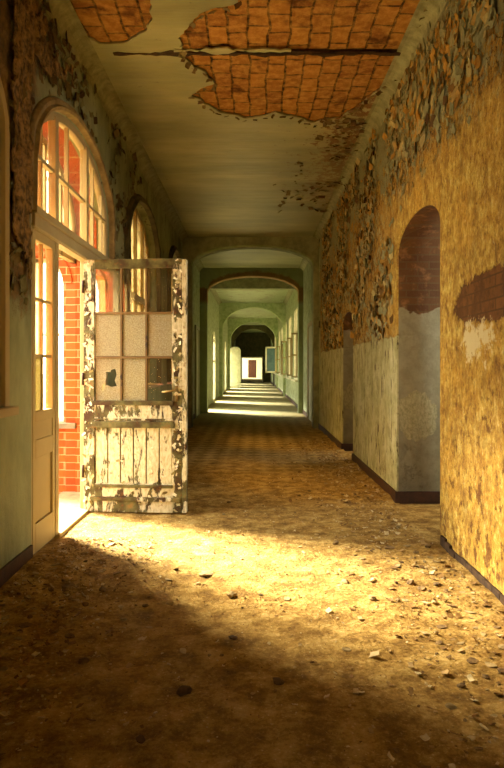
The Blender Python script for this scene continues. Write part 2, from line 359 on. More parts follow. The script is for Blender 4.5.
def arch_curve(a0, a1, spring, rise, n=24):
    cx = (a0+a1)/2; r = (a1-a0)/2
    return [(cx+r*math.cos(t*PI/n), spring+rise*math.sin(t*PI/n)) for t in range(n+1)]
def ring(name, a0, a1, b0, spring, rise, wdt, plane, at, thick, mat, parent=None, n=24, out=False):
    """arched band: open at the bottom unless closed by the caller"""
    if out: outer = (a0-wdt, a1+wdt, spring, rise+wdt); inner = (a0, a1, spring, rise)
    else: outer = (a0, a1, spring, rise); inner = (a0+wdt, a1-wdt, spring, rise-wdt)
    o = [(outer[1], b0)] + arch_curve(*outer, n) + [(outer[0], b0)]
    i = [(inner[1], b0)] + arch_curve(*inner, n) + [(inner[0], b0)]
    return sheet(name, [o + i[::-1]], plane, at, thick, mat, parent)
def arch_z(a, a0, a1, spring, rise):
    t = (a-(a0+a1)/2)/((a1-a0)/2); return spring+rise*math.sqrt(max(0, 1-t*t))
def rag(pts, amp=0.03, step=0.06, seed=0):
    """subdivide and roughen a closed outline"""
    out = []; n = len(pts)
    for i in range(n):
        a = Vector((*pts[i], 0)); b = Vector((*pts[(i+1) % n], 0)); d = b-a; L = d.length; k = max(1, int(L/step))
        nrm = Vector((-d.y, d.x, 0)).normalized()
        for j in range(k):
            p = a+d*j/k; q = mn.noise(Vector((p.x*5+seed, p.y*5, seed)))+0.6*mn.noise(Vector((p.x*14, p.y*14, seed)))+0.35*mn.noise(Vector((p.x*35, p.y*35, seed)))
            p = p+nrm*q*amp; out.append((p.x, p.y))
    return out

XL, XR, CH = -1.66, 1.51, 4.45

# ------------------------------------------------------------------ floor, ground
bm = bmesh.new(); NX, NY = 90, 380; y0, y1 = 0.6, 14.4
vv = []
for j in range(NY+1):
    y = y0+(y1-y0)*j/NY; row = []
    for i in range(NX+1):
        x = XL-0.02+(XR-XL+0.04)*i/NX
        edge = max(0, 1-min(x-XL, XR-x)/0.55); fade = min(1, max(0, (11-y)/4)); ex = 1 if 0.9 < y else y/0.9
        h = 0.010*mn.fractal(Vector((x*3, y*3, 1)), 0.8, 2.1, 5)*(0.3+fade) + edge**1.5*0.035*(0.7+0.8*mn.noise(Vector((x*4, y*2.4, 5))))
        if 4.7 < y < 6.4 and x < -1.2: h *= 0.3
        if 5.0 < y < 6.6 and x > 1.0: h *= 0.4
        row.append(bm.verts.new((x, y, h*ex*min(1, max(0.0, (14.4-y))))))
    vv.append(row)
for j in range(NY):
    for i in range(NX): bm.faces.new((vv[j][i], vv[j][i+1], vv[j+1][i+1], vv[j+1][i]))
floor = tag(link('floor', bm, FL, smooth=True), 'sandy dust-covered corridor floor with worn diagonal tiles', 'floor', kind='structure')
boxo('subfloor', (XL-0.5, XR+0.7, -6, 14.4, -0.25, -0.03), FL, floor)
boxo('far_floor', (XL-0.5, XR+0.5, 14.4, 80, -0.25, 0.0), FL, floor)
boxo('side_floor', (XR+0.01, 5.5, 2.9, 14.2, -0.25, -0.002), FL, floor)
tag(boxo('ground', (-60, XL-0.52, -40, 120, -0.3, -0.02), GROUND), 'pale sandy ground outside the open door', 'ground', kind='structure')
boxo('door_step', (XL-0.53, XL-0.02, 4.62, 7.1, -0.2, 0.012), GROUND, bpy.data.objects['ground'])
tag(boxo('ground', (6.2, 60, 14.4, 120, -0.3, -0.02), GROUND), 'pale ground beyond the far right windows', 'ground', kind='structure')

# ------------------------------------------------------------------ walls
T = 0.50
WINS = [(8.05, 10.55), (11.95, 14.0)]
DO = (4.62, 7.10); SPR, RISE = 3.00, 0.69
SP2, RI2 = 3.08, 0.75
far_left = [(19.6+5.0*i, 21.2+5.0*i) for i in range(7)]
holes = [arch(1.6, 4.16, 1.18, SPR, RISE), arch(DO[0], DO[1], 0.0, SPR, RISE)]
holes[1] = None
# the door bay runs to the floor, so the wall outline itself dips round it
outer = [(-6, -0.2), (DO[0], -0.2)] + arch_curve(DO[0], DO[1], SPR, RISE)[::-1] + [(DO[1], -0.2), (58, -0.2), (58, 4.9), (-6, 4.9)]
hs = [arch(1.6, 4.16, 1.18, SPR, RISE), arch(-5.4, -2.6, 1.0, SPR, RISE)] + [arch(a, b, 1.15, SP2, RI2) for a, b in WINS] + [arch(a, b, 0.02, 2.5, 0.35) for a, b in far_left]  # the opening behind the camera is unseen, added to bounce in sun
wl = sheet('wall_left', [outer]+hs, 'yz', XL-T/2, T, WL); tag(wl, 'grey-green window wall with flaking brown plaster', 'wall', kind='structure')
P0, P1 = 5.03, 6.55
D2 = (9.45, 10.6)
outer = [(-6, -0.2), (P0, -0.2)] + arch_curve(P0, P1, 2.62, 0.27)[::-1] + [(P1, -0.2), (D2[0], -0.2)] + arch_curve(D2[0], D2[1], 2.16, 0.16)[::-1] + [(D2[1], -0.2), (58, -0.2), (58, 4.9), (-6, 4.9)]
far_right = [(21.4+3.6*i, 23.4+3.6*i) for i in range(7)]
hs = [rect(a, b, 0.95, 3.5) for a, b in far_right]
wr = sheet('wall_right', [outer]+hs, 'yz', XR+T/2, T, WR); tag(wr, 'golden ochre wall with flaking paint and an arched passage', 'wall', kind='structure')

# ceiling: plaster skin with two ragged holes, bricks bared above it
def cpt(px, py, dz=CH-EYE): d = 366-py; return ((px-254)/d*dz, F*dz/d)
big = [cpt(*p) for p in ((182,57),(181,38),(190,24),(205,13),(236,4))] + [(-0.13, 4.6), (0.6, 4.35), (1.38, 4.5)] + [cpt(*p) for p in ((430,2),(418,32),(408,62),(388,84),(362,104),(340,118),(316,123),(300,119),(276,113),(262,117),(245,119),(222,112),(206,104),(192,96),(200,88),(214,84),(206,72),(192,66))]
sm = [(-1.50, 4.3), (-0.95, 4.2)] + [cpt(*p) for p in ((150,0),(152,18),(143,34),(124,44),(100,45),(86,36),(72,20),(62,4))]
cl = sheet('ceiling', [rect(XL-0.02, XR+0.02, -6, 58), rag(big, 0.045, 0.04, 3), rag(sm, 0.035, 0.04, 9)], 'xy', CH+0.0125, 0.025, CE)
tag(cl, 'pale olive plaster ceiling fallen away to bare orange bricks', 'ceiling', kind='structure')
boxo('brick_layer', (XL-T, XR+T, -6, 58, CH+0.03, CH+0.30), CB, cl)
boxo('iron_girder', (-1.62, 1.50, 5.93, 5.985, CH+0.006, CH+0.05), IRON, cl)
sheet('plaster_crack', [rag(rect(-1.35, 1.42, 5.93, 5.975), 0.05, 0.05, 6)], 'xy', CH-0.002, 0.012, IRON, cl)
sheet('plaster_ridge', [rag(rect(-0.75, 0.35, 5.86, 5.90), 0.06, 0.05, 16)], 'xy', CH-0.004, 0.02, CE, cl)
# hanging plaster edge scraps round the big hole
def flake_bm(items, seed=1):
    """items: (centre, normal, up, w, h, curl)"""
    r = random.Random(seed); bm = bmesh.new()
    for (p, nrm, up, fw, fh, curl) in items:
        nrm = Vector(nrm).normalized(); up = Vector(up); u = up.cross(nrm)
        if u.length < 1e-4: u = Vector((1, 0, 0)).cross(nrm)
        u.normalize(); v = nrm.cross(u)
        a = r.uniform(-3.1, 3.1); u, v = u*math.cos(a)+v*math.sin(a), v*math.cos(a)-u*math.sin(a)
        G = []
        for i in range(4):
            row = []
            for j in range(3):
                s_, t_ = i/3-0.5, j/2-0.5
                jit = r.uniform(-0.13, 0.13)
                q = Vector(p)+u*((s_+jit)*fw*(1-abs(t_)*0.12))+v*((t_+r.uniform(-.16, .16))*fh)+nrm*(curl*((s_+0.5)**2)*fw+0.004+r.uniform(0, 0.004))
                row.append(bm.verts.new(q))
            G.append(row)
        for i in range(3):
            for j in range(2): bm.faces.new((G[i][j], G[i+1][j], G[i+1][j+1], G[i][j+1]))
    return bm
def solid(o, t=0.003):
    md = o.modifiers.new('thickness', 'SOLIDIFY'); md.thickness = t; return o
R = random.Random(11)
FLK_R = mat_flake('wall_flakes', [(0.0, c('#4e3414')), (0.3, c('#c0913c')), (0.5, c('#9c9870')), (0.8, c('#85845f')), (1.0, c('#cdb87c'))])
FLK_C = mat_flake('ceiling_flakes', [(0.0, c('#6d5530')), (0.5, c('#8f8258')), (1.0, c('#5b3a18'))])
FLK_L = mat_flake('left_flakes', [(0.0, c('#3f2b13')), (0.5, c('#6e5c34')), (1.0, c('#7b7850'))])
it = []
for _ in range(11000):
    y = R.uniform(3.2, 14.2); z = R.uniform(1.78, 4.38)
    d = max(0, min(1, (z-3.0)/1.0))
    if y > 6.6: d = max(d, 1.0*min(1, (y-6.6)/0.8))
    d *= max(0, min(1, 0.5+2.4*mn.noise(Vector((y*0.9, z*0.9, 3)))+ (0.25 if z > 3.5 else 0)))
    if R.random() > d: continue
    if P0-0.05 < y < P1+0.05 and z < 3.0: continue
    if D2[0]-0.05 < y < D2[1]+0.05 and z < 2.45: continue
    s_ = R.uniform(0.015, 0.065)*(1.5 if z > 3.4 or y > 6.6 else 1)
    it.append(((XR, y, z), (-1, 0, 0), (0, 0, 1), s_, s_*R.uniform(0.6, 1.5), R.uniform(0.05, 0.5 if y > 6.6 else 0.28)))
solid(tag(link('peeling_paint', flake_bm(it, 2), FLK_R, wr), 'curling flakes of grey and ochre paint', kind='stuff'))
it = []
for _ in range(1500):
    x = R.uniform(-0.6, 1.45); y = R.uniform(5.0, 12)
    px = 254+x/y*F; py = 366-3*F/y
    dd = (x-0.2)/1.3
    if R.random() > max(0, dd)*max(0, min(1, 0.45+2.2*mn.noise(Vector((x*1.6, y*0.8, 8))))): continue
    if py < 118+4*mn.noise(Vector((x*5, 0, 0))) and px > 240: continue
    s_ = R.uniform(0.02, 0.08); it.append(((x, y, CH), (0, 0, -1), (0, 1, 0), s_, s_*R.uniform(0.7, 1.6), R.uniform(0.1, 0.6)))
big_r = rag(big, 0.045, 0.04, 3)
for p in big_r[::3]:
    if p[1] > 5: it.append(((p[0], p[1]+0.02, CH-0.002), (0, 0, -1), (0, 1, 0), R.uniform(0.03, 0.07), R.uniform(0.03, 0.07), R.uniform(0.2, 0.8)))
solid(tag(link('hanging_plaster', flake_bm(it, 4), FLK_C, cl), 'loose plaster scraps hanging round the bared bricks', kind='stuff'))
it = []
for _ in range(2600):
    y = R.uniform(4.2, 9.5); z = R.uniform(1.9, 4.35)
    if DO[0]-0.12 < y < DO[1]+0.12 and z < arch_z(y, DO[0]-0.12, DO[1]+0.12, SPR, RISE+0.12)+0.02: continue
    if y > 7.9 and z < arch_z(y, 7.9, 10.7, SPR, RISE+0.15): continue
    d = 0.9 if (y < 4.62 or (y < 6.2 and z > 3.7)) else 0.55*max(0, min(1, 0.35+2.2*mn.noise(Vector((y*1.4, z*1.4, 5)))))*(1 if z > 2.6 and y < 8.6 else 0.2)
    if R.random() > d: continue
    s_ = R.uniform(0.015, 0.06); it.append(((XL, y, z), (1, 0, 0), (0, 0, 1), s_, s_*R.uniform(0.9, 2.6), R.uniform(0.1, 0.8)))
solid(tag(link('peeling_paint', flake_bm(it, 6), FLK_L, wl), 'dark curling paint flakes', kind='stuff'))

# rough brown plaster hanging on the pier beside the door
def rough_sheet(name, ya, yb, za, zb, keep, amp, mat, parent, base=0.012, ny=40, nz=200):
    bm = bmesh.new(); g = {}
    for j in range(nz+1):
        for i in range(ny+1):
            y = ya+(yb-ya)*i/ny; z = za+(zb-za)*j/nz
            if not keep(y, z): continue
            r_ = abs(mn.noise(Vector((y*7, z*3, 2))))+0.6*abs(mn.noise(Vector((y*18, z*8, 4))))+0.3*abs(mn.noise(Vector((y*40, z*22, 6))))
            jx = 0.012*mn.noise(Vector((y*30, z*30, 9)))
            g[i, j] = bm.verts.new((XL+base+amp*r_, y+jx, z+jx))
    for j in range(nz):
        for i in range(ny):
            q = [g.get(k_) for k_ in ((i, j), (i+1, j), (i+1, j+1), (i, j+1))]
            if all(q): bm.faces.new(q)
    return solid(link(name, bm, mat, parent), 0.012)
def keep_pier(y, z):
    e = 0.10*mn.noise(Vector((y*6, z*3.0, 1)))+0.05*mn.noise(Vector((y*15, z*11, 1)))
    if y < 4.19+e*0.8: return False
    if y > 4.52+e*0.5 and z < 3.75: return False
    if y < 4.66: return z > 2.25+e*2 - 0.75*max(0, (y-4.40)/0.24)**1.5
    top = 0.14+arch_z(y, DO[0]-0.10, DO[1]+0.1, SPR, RISE+0.12)
    return z > top+0.01 and y < 5.45+e*3 and z < 4.02+e*2.5
rough_sheet('flaking_plaster', 4.12, 6.2, 1.5, 4.42, keep_pier, 0.045, BARK, wl, ny=110, nz=160)

COVE = mat_plain('pale_cove_plaster', '#77754f', '#a3a078', 7, 0.7, 0, 0.8)
# coves where walls meet ceiling
for nm, x, s_ in (('trim_1', XL, 1), ('trim_2', XR, -1)):
    prof = [(x-0.01*s_, CH), (x-0.01*s_, CH-0.16)] + [(x+s_*(0.15-0.15*math.cos(t*PI/12)), CH-0.15+0.15*math.sin(t*PI/12)) for t in range(7)]
    tr_ = prism(nm, prof, -5.9, 57.9, 'y', COVE, smooth=False); tag(tr_, 'hollow plaster cove above the %s wall' % ('window' if s_ > 0 else 'golden'), 'cove', kind='structure')
# baseboards
def baseb(name, x, s_, segs, label):
    bm = bmesh.new()
    for a, b in segs: box(bm, min(x, x+s_*0.022), max(x, x+s_*0.022), a, b, 0, 0.125, 0.004)
    return tag(link(name, bm, BASEB), label, 'baseboard', kind='structure')
bl = baseb('baseboard_left', XL, 1, [(-5.9, 4.6), (7.12, 19.4)], 'dark brown baseboard along the window wall')
br_ = baseb('baseboard_right', XR, -1, [(6.53, 9.45), (10.6, 14.35), (14.9, 57)], 'dark brown baseboard along the golden wall')
boxo('jamb_baseboard', (XR-0.02, XR+T, P1-0.022, P1+0.002, 0, 0.125), BASEB, br_)
boxo('jamb_baseboard', (XR-0.02, XR+T, D2[1]-0.022, D2[1]+0.002, 0, 0.125), BASEB, br_)
bm = bmesh.new(); ys = [1+i*0.12 for i in range(34)]
for i, y in enumerate(ys[:-1]):
    hgt = 0.07+0.05*mn.noise(Vector((y*3, 0, 4)))
    box(bm, XR-0.022-0.012*mn.noise(Vector((y*4, 1, 1))), XR, y, min(ys[i+1], P0), 0, hgt, 0.005)
link('broken_plinth', bm, mat_plain('dark_crumbling_plinth', '#241608', '#4a3318', 12), br_)

ne = boxo('wall_near_light_block', (-1.66, 1.51, -6.1, -5.95, 0, 4.45), SIDE); tag(ne, 'unseen plaster wall added to close the near end against daylight', 'wall', kind='structure')  # unseen, added to keep sky light off the near floor

# ------------------------------------------------------------------ cross arches
def beam(name, y, th, mat, label, lx=-1.46, rx=1.39, spring=3.80, rise=0.46, flat=None, top=CH):
    if flat: cut = [(rx, flat), (lx, flat)]
    else: cut = arch_curve(lx, rx, spring, rise, 32)
    out = [(XL, 0), (XL, top), (XR, top), (XR, 0), (rx, 0)] + cut + [(lx, 0)]
    return tag(sheet(name, [out], 'xz', y+th/2, th, mat), label, 'arch', kind='structure')
def mat_peeled_arch():
    k = NT('peeling_arch'); x, y, z = k.sep(); n = k.noise(5, detail=7, rough=0.7)
    az = k.M('MULTIPLY', k.M('SQRT', k.M('MAXIMUM', k.M('SUBTRACT', 1.0, k.M('MULTIPLY', k.M('MULTIPLY', x, x), 0.51)), 0.0)), 0.5)
    m = k.M('MULTIPLY', k.rng(k.M('ADD', k.M('SUBTRACT', z, az), k.M('MULTIPLY', n, 0.3)), 4.05, 3.95), k.rng(z, 3.3, 3.5))
    return k.done(k.mix(m, k.mix(n, c('#7d8a62'), c('#a9b389')), k.mix(n, c('#6a4b22'), c('#a58450'))), 0.8, k.bump(k.M('MULTIPLY', n, m), 1, 0.03))
PZ = mat_peeled_arch()
a1 = beam('trim_3', 14.4, 0.5, BEAMM, 'first grey-green arch across the corridor')
ring('arch_lit_edge', -1.46, 1.39, 3.78, 3.80, 0.46, 0.035, 'xz', 14.385, 0.03, GREENB, a1, 32)  # pale strip, the lit underside edge put into the colour
beam('trim_4', 19.0, 0.45, PZ, 'second arch, its brown plaster peeled', -1.44, 1.37, 3.72, 0.5)
tag(boxo('trim_5', (XL, XR, 20.3, 20.65, 3.98, CH), BEAMM), 'low flat lintel behind the peeled brown arch', 'beam', kind='structure')
a4 = beam('trim_6', 29.5, 0.5, GREENB, 'bright pale green arch in the far corridor', -1.50, 1.40, 3.2, 1.06)
beam('trim_7', 39.0, 0.5, GREENB, 'fourth arch, pale green, beyond the open sash', -1.52, 1.42, 2.9, 1.34)
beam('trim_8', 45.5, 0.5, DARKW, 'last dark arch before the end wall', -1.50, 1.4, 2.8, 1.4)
# end wall with the last doorway and the bright room beyond
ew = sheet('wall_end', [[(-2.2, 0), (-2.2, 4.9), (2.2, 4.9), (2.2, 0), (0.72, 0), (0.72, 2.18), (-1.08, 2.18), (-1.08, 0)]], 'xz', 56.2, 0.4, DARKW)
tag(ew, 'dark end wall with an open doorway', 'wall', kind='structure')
bm = bmesh.new()
box(bm, -1.18, -1.08, 55.93, 56.0, 0, 2.28); box(bm, 0.72, 0.82, 55.93, 56.0, 0, 2.28); box(bm, -1.08, 0.72, 55.93, 56.0, 2.18, 2.28)
link('doorframe', bm, WHITEP, ew)
fr_ = sheet('wall_far_room', [[(-5, 0), (-5, 3.6), (5, 3.6), (5, 0), (0.30, 0), (0.30, 2.2), (-0.72, 2.2), (-0.72, 0)]], 'xz', 76, 0.3, WHITEP)
tag(fr_, 'pale wall of the room beyond the last doorway', 'wall', kind='structure')
boxo('room_ceiling', (-2.2, 5, 56.4, 78, 3.6, 3.8), WHITEP, fr_); boxo('side_wall', (2.2, 2.4, 56.4, 76, 0, 3.6), WHITEP, fr_); boxo('side_wall', (-2.4, -2.2, 56.4, 72, 0, 3.6), WHITEP, fr_)  # left wall added to cut the sun, its end gap lets some in
boxo('back_panel', (-1.5, 1.5, 77.4, 77.6, 0, 3.0), BROWND, fr_)
# side room behind the right-hand passage
sr = sheet('wall_side_room', [rect(2.9, 14.2, -0.1, 3.5), rect(4.0, 7.0, 1.0, 2.8), rect(9.0, 12.0, 1.0, 2.8)], 'yz', 5.4, 0.2, SIDE)  # unseen openings added to throw light on the passage jamb
tag(sr, 'wall of the room behind the arched passage, openings added for light', 'wall', kind='structure')
boxo('room_ceiling', (XR+T+0.001, 5.5, 2.9, 14.2, 3.3, 3.5), SIDE, sr); boxo('room_end', (XR+T+0.001, 5.5, 2.7, 2.9, -0.1, 3.5), SIDE, sr); boxo('room_end', (XR+T+0.001, 5.5, 14.2, 14.4, -0.1, 3.5), SIDE, sr)
boxo('partition', (XR+T+0.001, 5.3, 8.2, 8.35, -0.1, 3.3), SIDE, sr)

# ------------------------------------------------------------------ porch outside the door: two brick walls with arched windows
def porch(name, yc, label):
    s_ = sheet(name, [rect(-3.05, XL-T-0.001, -0.2, 5.6), arch(-2.80, -2.185, 0.80, 2.41, 0.30), arch(-2.80, -2.185, 3.1, 3.95, 0.32)], 'xz', yc, 0.30, BR)
    tag(s_, label, 'wall', kind='structure')
    f = -1 if yc > 5.8 else 1
    boxo('window_sill', (-2.92, -2.03, yc+f*0.24 if f < 0 else yc+0.15, yc-0.15 if f < 0 else yc+0.24, 0.74, 0.80), STONE, s_)
    y = yc+f*0.16
    # shallow brick arch band and pier strip standing proud of the wall
    ring('brick_arch', -2.80, -2.185, 2.40, 2.41, 0.30, 0.10, 'xz', y, 0.05, BR, s_, out=True)
    boxo('brick_pilaster', (-2.04, -1.80, y-0.03, y+0.03, 0, 5.0), BR, s_)
    for z0, sp in ((0.80, 2.41), (3.1, 3.95)):
        w_ = ring('window_frame', -2.80, -2.185, z0, sp, 0.30, 0.05, 'xz', yc, 0.06, WHITEP, s_)
        bm = bmesh.new(); box(bm, -2.565, -2.515, yc-0.03, yc+0.03, z0, sp+0.29)
        box(bm, -2.78, -2.205, yc-0.025, yc+0.025, z0, z0+0.05); box(bm, -2.78, -2.205, yc-0.02, yc+0.02, z0+(sp-z0)*0.62, z0+(sp-z0)*0.62+0.035)
        link('sash_bars', bm, WHITEP, w_)
        sheet('glass', [arch(-2.78, -2.205, z0+0.02, sp, 0.28)], 'xz', yc+0.012, 0.004, GLASS, w_)
    return s_
porch('wall_porch_far', 7.27, 'orange brick porch wall seen through the open doorway')
porch('wall_porch_near', 4.46, 'orange brick porch wall on the near side of the doorway')

# ------------------------------------------------------------------ arched timber screen with the doorway (window_1)
def arched_window(name, a, b, sill, label, glass, mull, bars, xf=-1.71, dep=0.06, sp=SPR, ri=RISE):
    e = empty(name, (XL, (a+b)/2, sill)); tag(e, label, 'window', kind='structure')
    def P(o): o.parent = e; o.matrix_parent_inverse = Matrix.Translation(-e.location); return o
    P(ring('frame', a, b, sill, sp, ri, 0.07, 'yz', xf, dep, CREAM))
    return e, P
e1, P = arched_window('window_1', DO[0], DO[1], 0.0, 'arched cream timber screen with fanlight round the open door', GLASS, None, None, dep=0.07)
xf = -1.70
MU = [(5.20, 5.28), (6.16, 6.24)]
for a, b in MU: # posts from floor to arch
    zt = min(arch_z(a, DO[0], DO[1], SPR, RISE), arch_z(b, DO[0], DO[1], SPR, RISE))-0.03
    P(boxo('post', (xf-0.03, xf+0.04, a, b, 0.0, zt), CREAM, bev=0.006))
bm = bmesh.new(); box(bm, xf-0.035, xf+0.05, DO[0]+0.06, DO[1]-0.06, 2.49, 2.63, 0.006); box(bm, xf+0.04, xf+0.075, DO[0]+0.03, DO[1]-0.03, 2.60, 2.66, 0.008); box(bm, xf+0.03, xf+0.06, DO[0]+0.03, DO[1]-0.03, 2.50, 2.53, 0.006)
P(link('transom', bm, CREAM))
P(boxo('glazing_bar', (xf-0.02, xf+0.02, DO[0]+0.06, DO[1]-0.06, 3.07, 3.10), CREAM))
for y in (4.92, 5.62, 6.50, 6.86):
    P(boxo('glazing_bar', (xf-0.018, xf+0.018, y-0.014, y+0.014, 2.65, arch_z(y, DO[0], DO[1], SPR, RISE)-0.05), CREAM))
bm = bmesh.new()
for a, b in ((DO[0]+0.06, 5.21), (5.27, 6.17), (6.23, DO[1]-0.06)):
    pass
bm.free()
P(sheet('fanlight_glass', [[(DO[0]+0.06, 2.6), (DO[1]-0.06, 2.6)] + arch_curve(DO[0]+0.06, DO[1]-0.06, SPR, RISE-0.06)], 'yz', xf, 0.004, GLASS))
# outer storm frame, seen as a second set of bars behind the fanlight
os_ = P(ring('storm_frame', DO[0]+0.02, DO[1]-0.02, 2.62, SPR, RISE-0.02, 0.07, 'yz', -2.06, 0.06, CREAM))
bm = bmesh.new()
for y in (5.1, 5.55, 6.05, 6.55): box(bm, -2.09, -2.03, y-0.03, y+0.03, 2.62, arch_z(y, DO[0], DO[1], SPR, RISE)-0.08)
box(bm, -2.09, -2.03, DO[0]+0.03, DO[1]-0.03, 2.62, 2.70)
P(link('storm_bars', bm, CREAM))
# fixed side panels: glazing above, timber panel below
def side_panel(a, b, nm):
    bm = bmesh.new(); W = 0.065
    for ya, yb in ((a, a+W), (b-W, b)): box(bm, xf-0.03, xf+0.03, ya, yb, 0.02, 2.49, 0.004)
    for za, zb in ((0.02, 0.24), (0.74, 0.88), (1.02, 1.10), (2.42, 2.49)): box(bm, xf-0.03, xf+0.03, a+W, b-W, za, zb, 0.004)
    for ya, yb, za, zb in ((a+W, b-W, 0.88, 1.02),): box(bm, xf-0.022, xf+0.022, ya, yb, za, zb)
    fo = P(link(nm, bm, CREAM_L))
    boxx = boxo('panel', (xf-0.015, xf+0.010, a+W-0.005, b-W+0.005, 0.23, 0.75), CREAM_L, fo)
    bm = bmesh.new(); m_ = (a+b)/2
    box(bm, xf-0.015, xf+0.015, m_-0.012, m_+0.012, 1.10, 2.42)
    for z in (1.53, 1.97): box(bm, xf-0.015, xf+0.015, a+W, b-W, z-0.012, z+0.012)
    link('glazing_bar', bm, CREAM_L, fo)
    for r_ in range(3):
        for q in range(2):
            ya, yb = (a+W, m_-0.012) if q == 0 else (m_+0.012, b-W); za = 1.10+0.44*r_
            o = boxo('glass_pane', (xf-0.002, xf+0.002, ya, yb, za, min(za+0.44, 2.42)), FROST if (r_ == 0 and q == 0) else GLASS, fo)
            if r_ == 0 and q == 0: o['label'] = 'frosted pane'
    return fo
side_panel(DO[0]+0.06, 5.21, 'fixed_leaf'); side_panel(6.23, DO[1]-0.06, 'side_light')
P(boxo('threshold', (XL-0.13, XL+0.03, 5.2, 6.2, -0.02, 0.035), CREAM_L, bev=0.006))
# plaster hood mouldings round the arches
def hood(P_, a, b, z0, mat, wdt=0.11, pr=0.06, n=30, sp=SPR, ri=RISE):
    prof = [(0.0, 0.0), (pr, 0.012), (pr*1.15, wdt*0.35), (pr*0.7, wdt*0.5), (pr*0.75, wdt*0.8), (pr*0.35, wdt), (0, wdt)]
    bm = bmesh.new(); rows = []
    path = [(b, z0)] + arch_curve(a, b, sp, ri, n) + [(a, z0)]
    for i, p in enumerate(path):
        cy, cz = (a+b)/2, sp
        if i in (0, len(path)-1): d = Vector((1 if i == 0 else -1, 0))
        else:
            d = Vector(((p[0]-cy)/((b-a)/2)**2, max(0, (p[1]-cz))/ri**2)); d = d.normalized() if d.length else Vector((1, 0))
        br2 = 1+0.25*mn.noise(Vector((p[0]*6, p[1]*6, 2)))
        rows.append([bm.verts.new((XL-0.004+q[0]*br2, p[0]+d.x*q[1], p[1]+d.y*q[1])) for q in prof])
    for i in range(len(rows)-1):
        for j in range(len(prof)-1): bm.faces.new((rows[i][j], rows[i+1][j], rows[i+1][j+1], rows[i][j+1]))
    return P_(link('hood_moulding', bm, mat))
HOODM = mat_plain('ochre_plaster_moulding', '#6f5a34', '#9a8350', 6, 0.75, 0, 0.5); HOODD = mat_plain('dark_moulding', '#3a3320', '#5d5536', 6, 0.75, 0, 0.5)
hood(P, DO[0], DO[1], 2.6, HOODM)
# the other two left windows, and the nearest one, its boards added to keep the sun out
for i, (a, b) in enumerate(WINS):
    e, P2 = arched_window('window_%d' % (i+2), a, b, 1.15, ('arched cream window behind the open door leaf', 'small-looking arched window before the first cross arch')[i], DIRTY, None, None, xf=-1.80, sp=SP2, ri=RI2)
    wdt = b-a; ms = [a+wdt*f_ for f_ in (0.27, 0.5, 0.73)]
    for y in ms: P2(boxo('mullion', (-1.84, -1.76, y-0.035, y+0.035, 1.15, arch_z(y, a, b, SP2, RI2)-0.04), CREAM))
    P2(boxo('transom', (-1.84, -1.75, a+0.06, b-0.06, 2.42, 2.52), CREAM)); P2(boxo('sill_board', (-1.86, XL+0.06, a-0.04, b+0.04, 1.10, 1.16), CREAM, bev=0.008))
    P2(sheet('glass', [arch(a+0.06, b-0.06, 1.18, SP2, RI2-0.06)], 'yz', -1.80, 0.004, DIRTY))
    hood(P2, a, b, 1.15, HOODD, 0.12, 0.07, 30, SP2, RI2)
e, P2 = arched_window('window_4', 1.6, 4.16, 1.18, 'cream window at the near end of the window wall, boards added against the sun', GLASS, None, None, xf=-1.69, dep=0.10)
P2(sheet('sun_block_board', [arch(1.66, 4.10, 1.2, SPR, RISE-0.06)], 'yz', -1.76, 0.03, CREAM))  # solid board added to stop sun reaching the near floor
P2(boxo('sill_board', (-1.80, XL+0.07, 1.55, 4.2, 1.12, 1.18), CREAM, bev=0.008))
for y in (3.35, 3.8): P2(boxo('stile', (-1.745, -1.70, y-0.03, y+0.03, 1.18, 3.3), CREAM))
P2(boxo('rail', (-1.745, -1.70, 1.66, 4.10, 2.45, 2.55), CREAM))

# ------------------------------------------------------------------ the open door leaf (door_1)
LA = math.radians(-4.6)
d1 = empty('door_1', (XL-0.02, 6.14, 0.0), LA); d1.scale = (1.028, 1, 1.01); tag(d1, 'open door leaf of chipped white paint over green with nine panes', 'door', kind='structure')
LW, LH, TH = 1.00, 2.475, 0.045
gx = [0.115, 0.365, 0.610, 0.855]; gz = [1.095, 1.520, 1.950, 2.385]
def lb(name, u0, u1, v0, v1, mat, y0=-TH/2, y1=TH/2, bev=0.004, parent=d1): return boxo(name, (u0, u1, y0, y1, v0, v1), mat, parent, bev)
lb('stile', 0.0, 0.105, 0.015, LH, LEAF_M); lb('stile', 0.862, 0.955, 0.015, LH, LEAF_M)
lb('edge_strip', 0.957, LW, 0.02, LH-0.01, LEAF_W, -0.03, 0.034)
lb('top_rail', 0.105, 0.862, 2.385, LH, LEAF_G)
lb('lock_rail', 0.105, 0.862, 0.835, 1.095, LEAF_R); lb('bottom_rail', 0.105, 0.862, 0.015, 0.29, LEAF_W)
# vertical bead boards in the lower panel
n = 6
for i in range(n):
    u0 = 0.107+i*(0.753/n); lb('panel_board', u0+0.005, u0+0.753/n-0.005, 0.27, 0.85, LEAF_W, -0.004, 0.012, 0.005)
lb('panel_back', 0.10, 0.865, 0.27, 0.85, LEAF_G, 0.0122, 0.018, 0)
for (v0, v1, u0, u1, pr, mt) in ((1.055, 1.10, 0.09, 0.875, 0.016, LEAF_G), (0.835, 0.90, 0.085, 0.885, 0.020, LEAF_G), (0.905, 0.925, 0.10, 0.87, 0.010, LEAF_M), (0.255, 0.285, 0.10, 0.87, 0.018, LEAF_G), (0.125, 0.165, 0.02, 0.94, 0.020, LEAF_M)):
    lb('moulding', u0, u1, v0, v1, mt, -TH/2-pr, -TH/2+0.002, 0.005)
bm = bmesh.new()
for u in gx[1:3]: box(bm, u-0.011, u+0.011, -0.018, 0.018, gz[0], gz[3], 0.003)
for z in gz[1:3]: box(bm, gx[0]-0.01, gx[3]+0.007, -0.019, 0.019, z-0.012, z+0.012, 0.003)
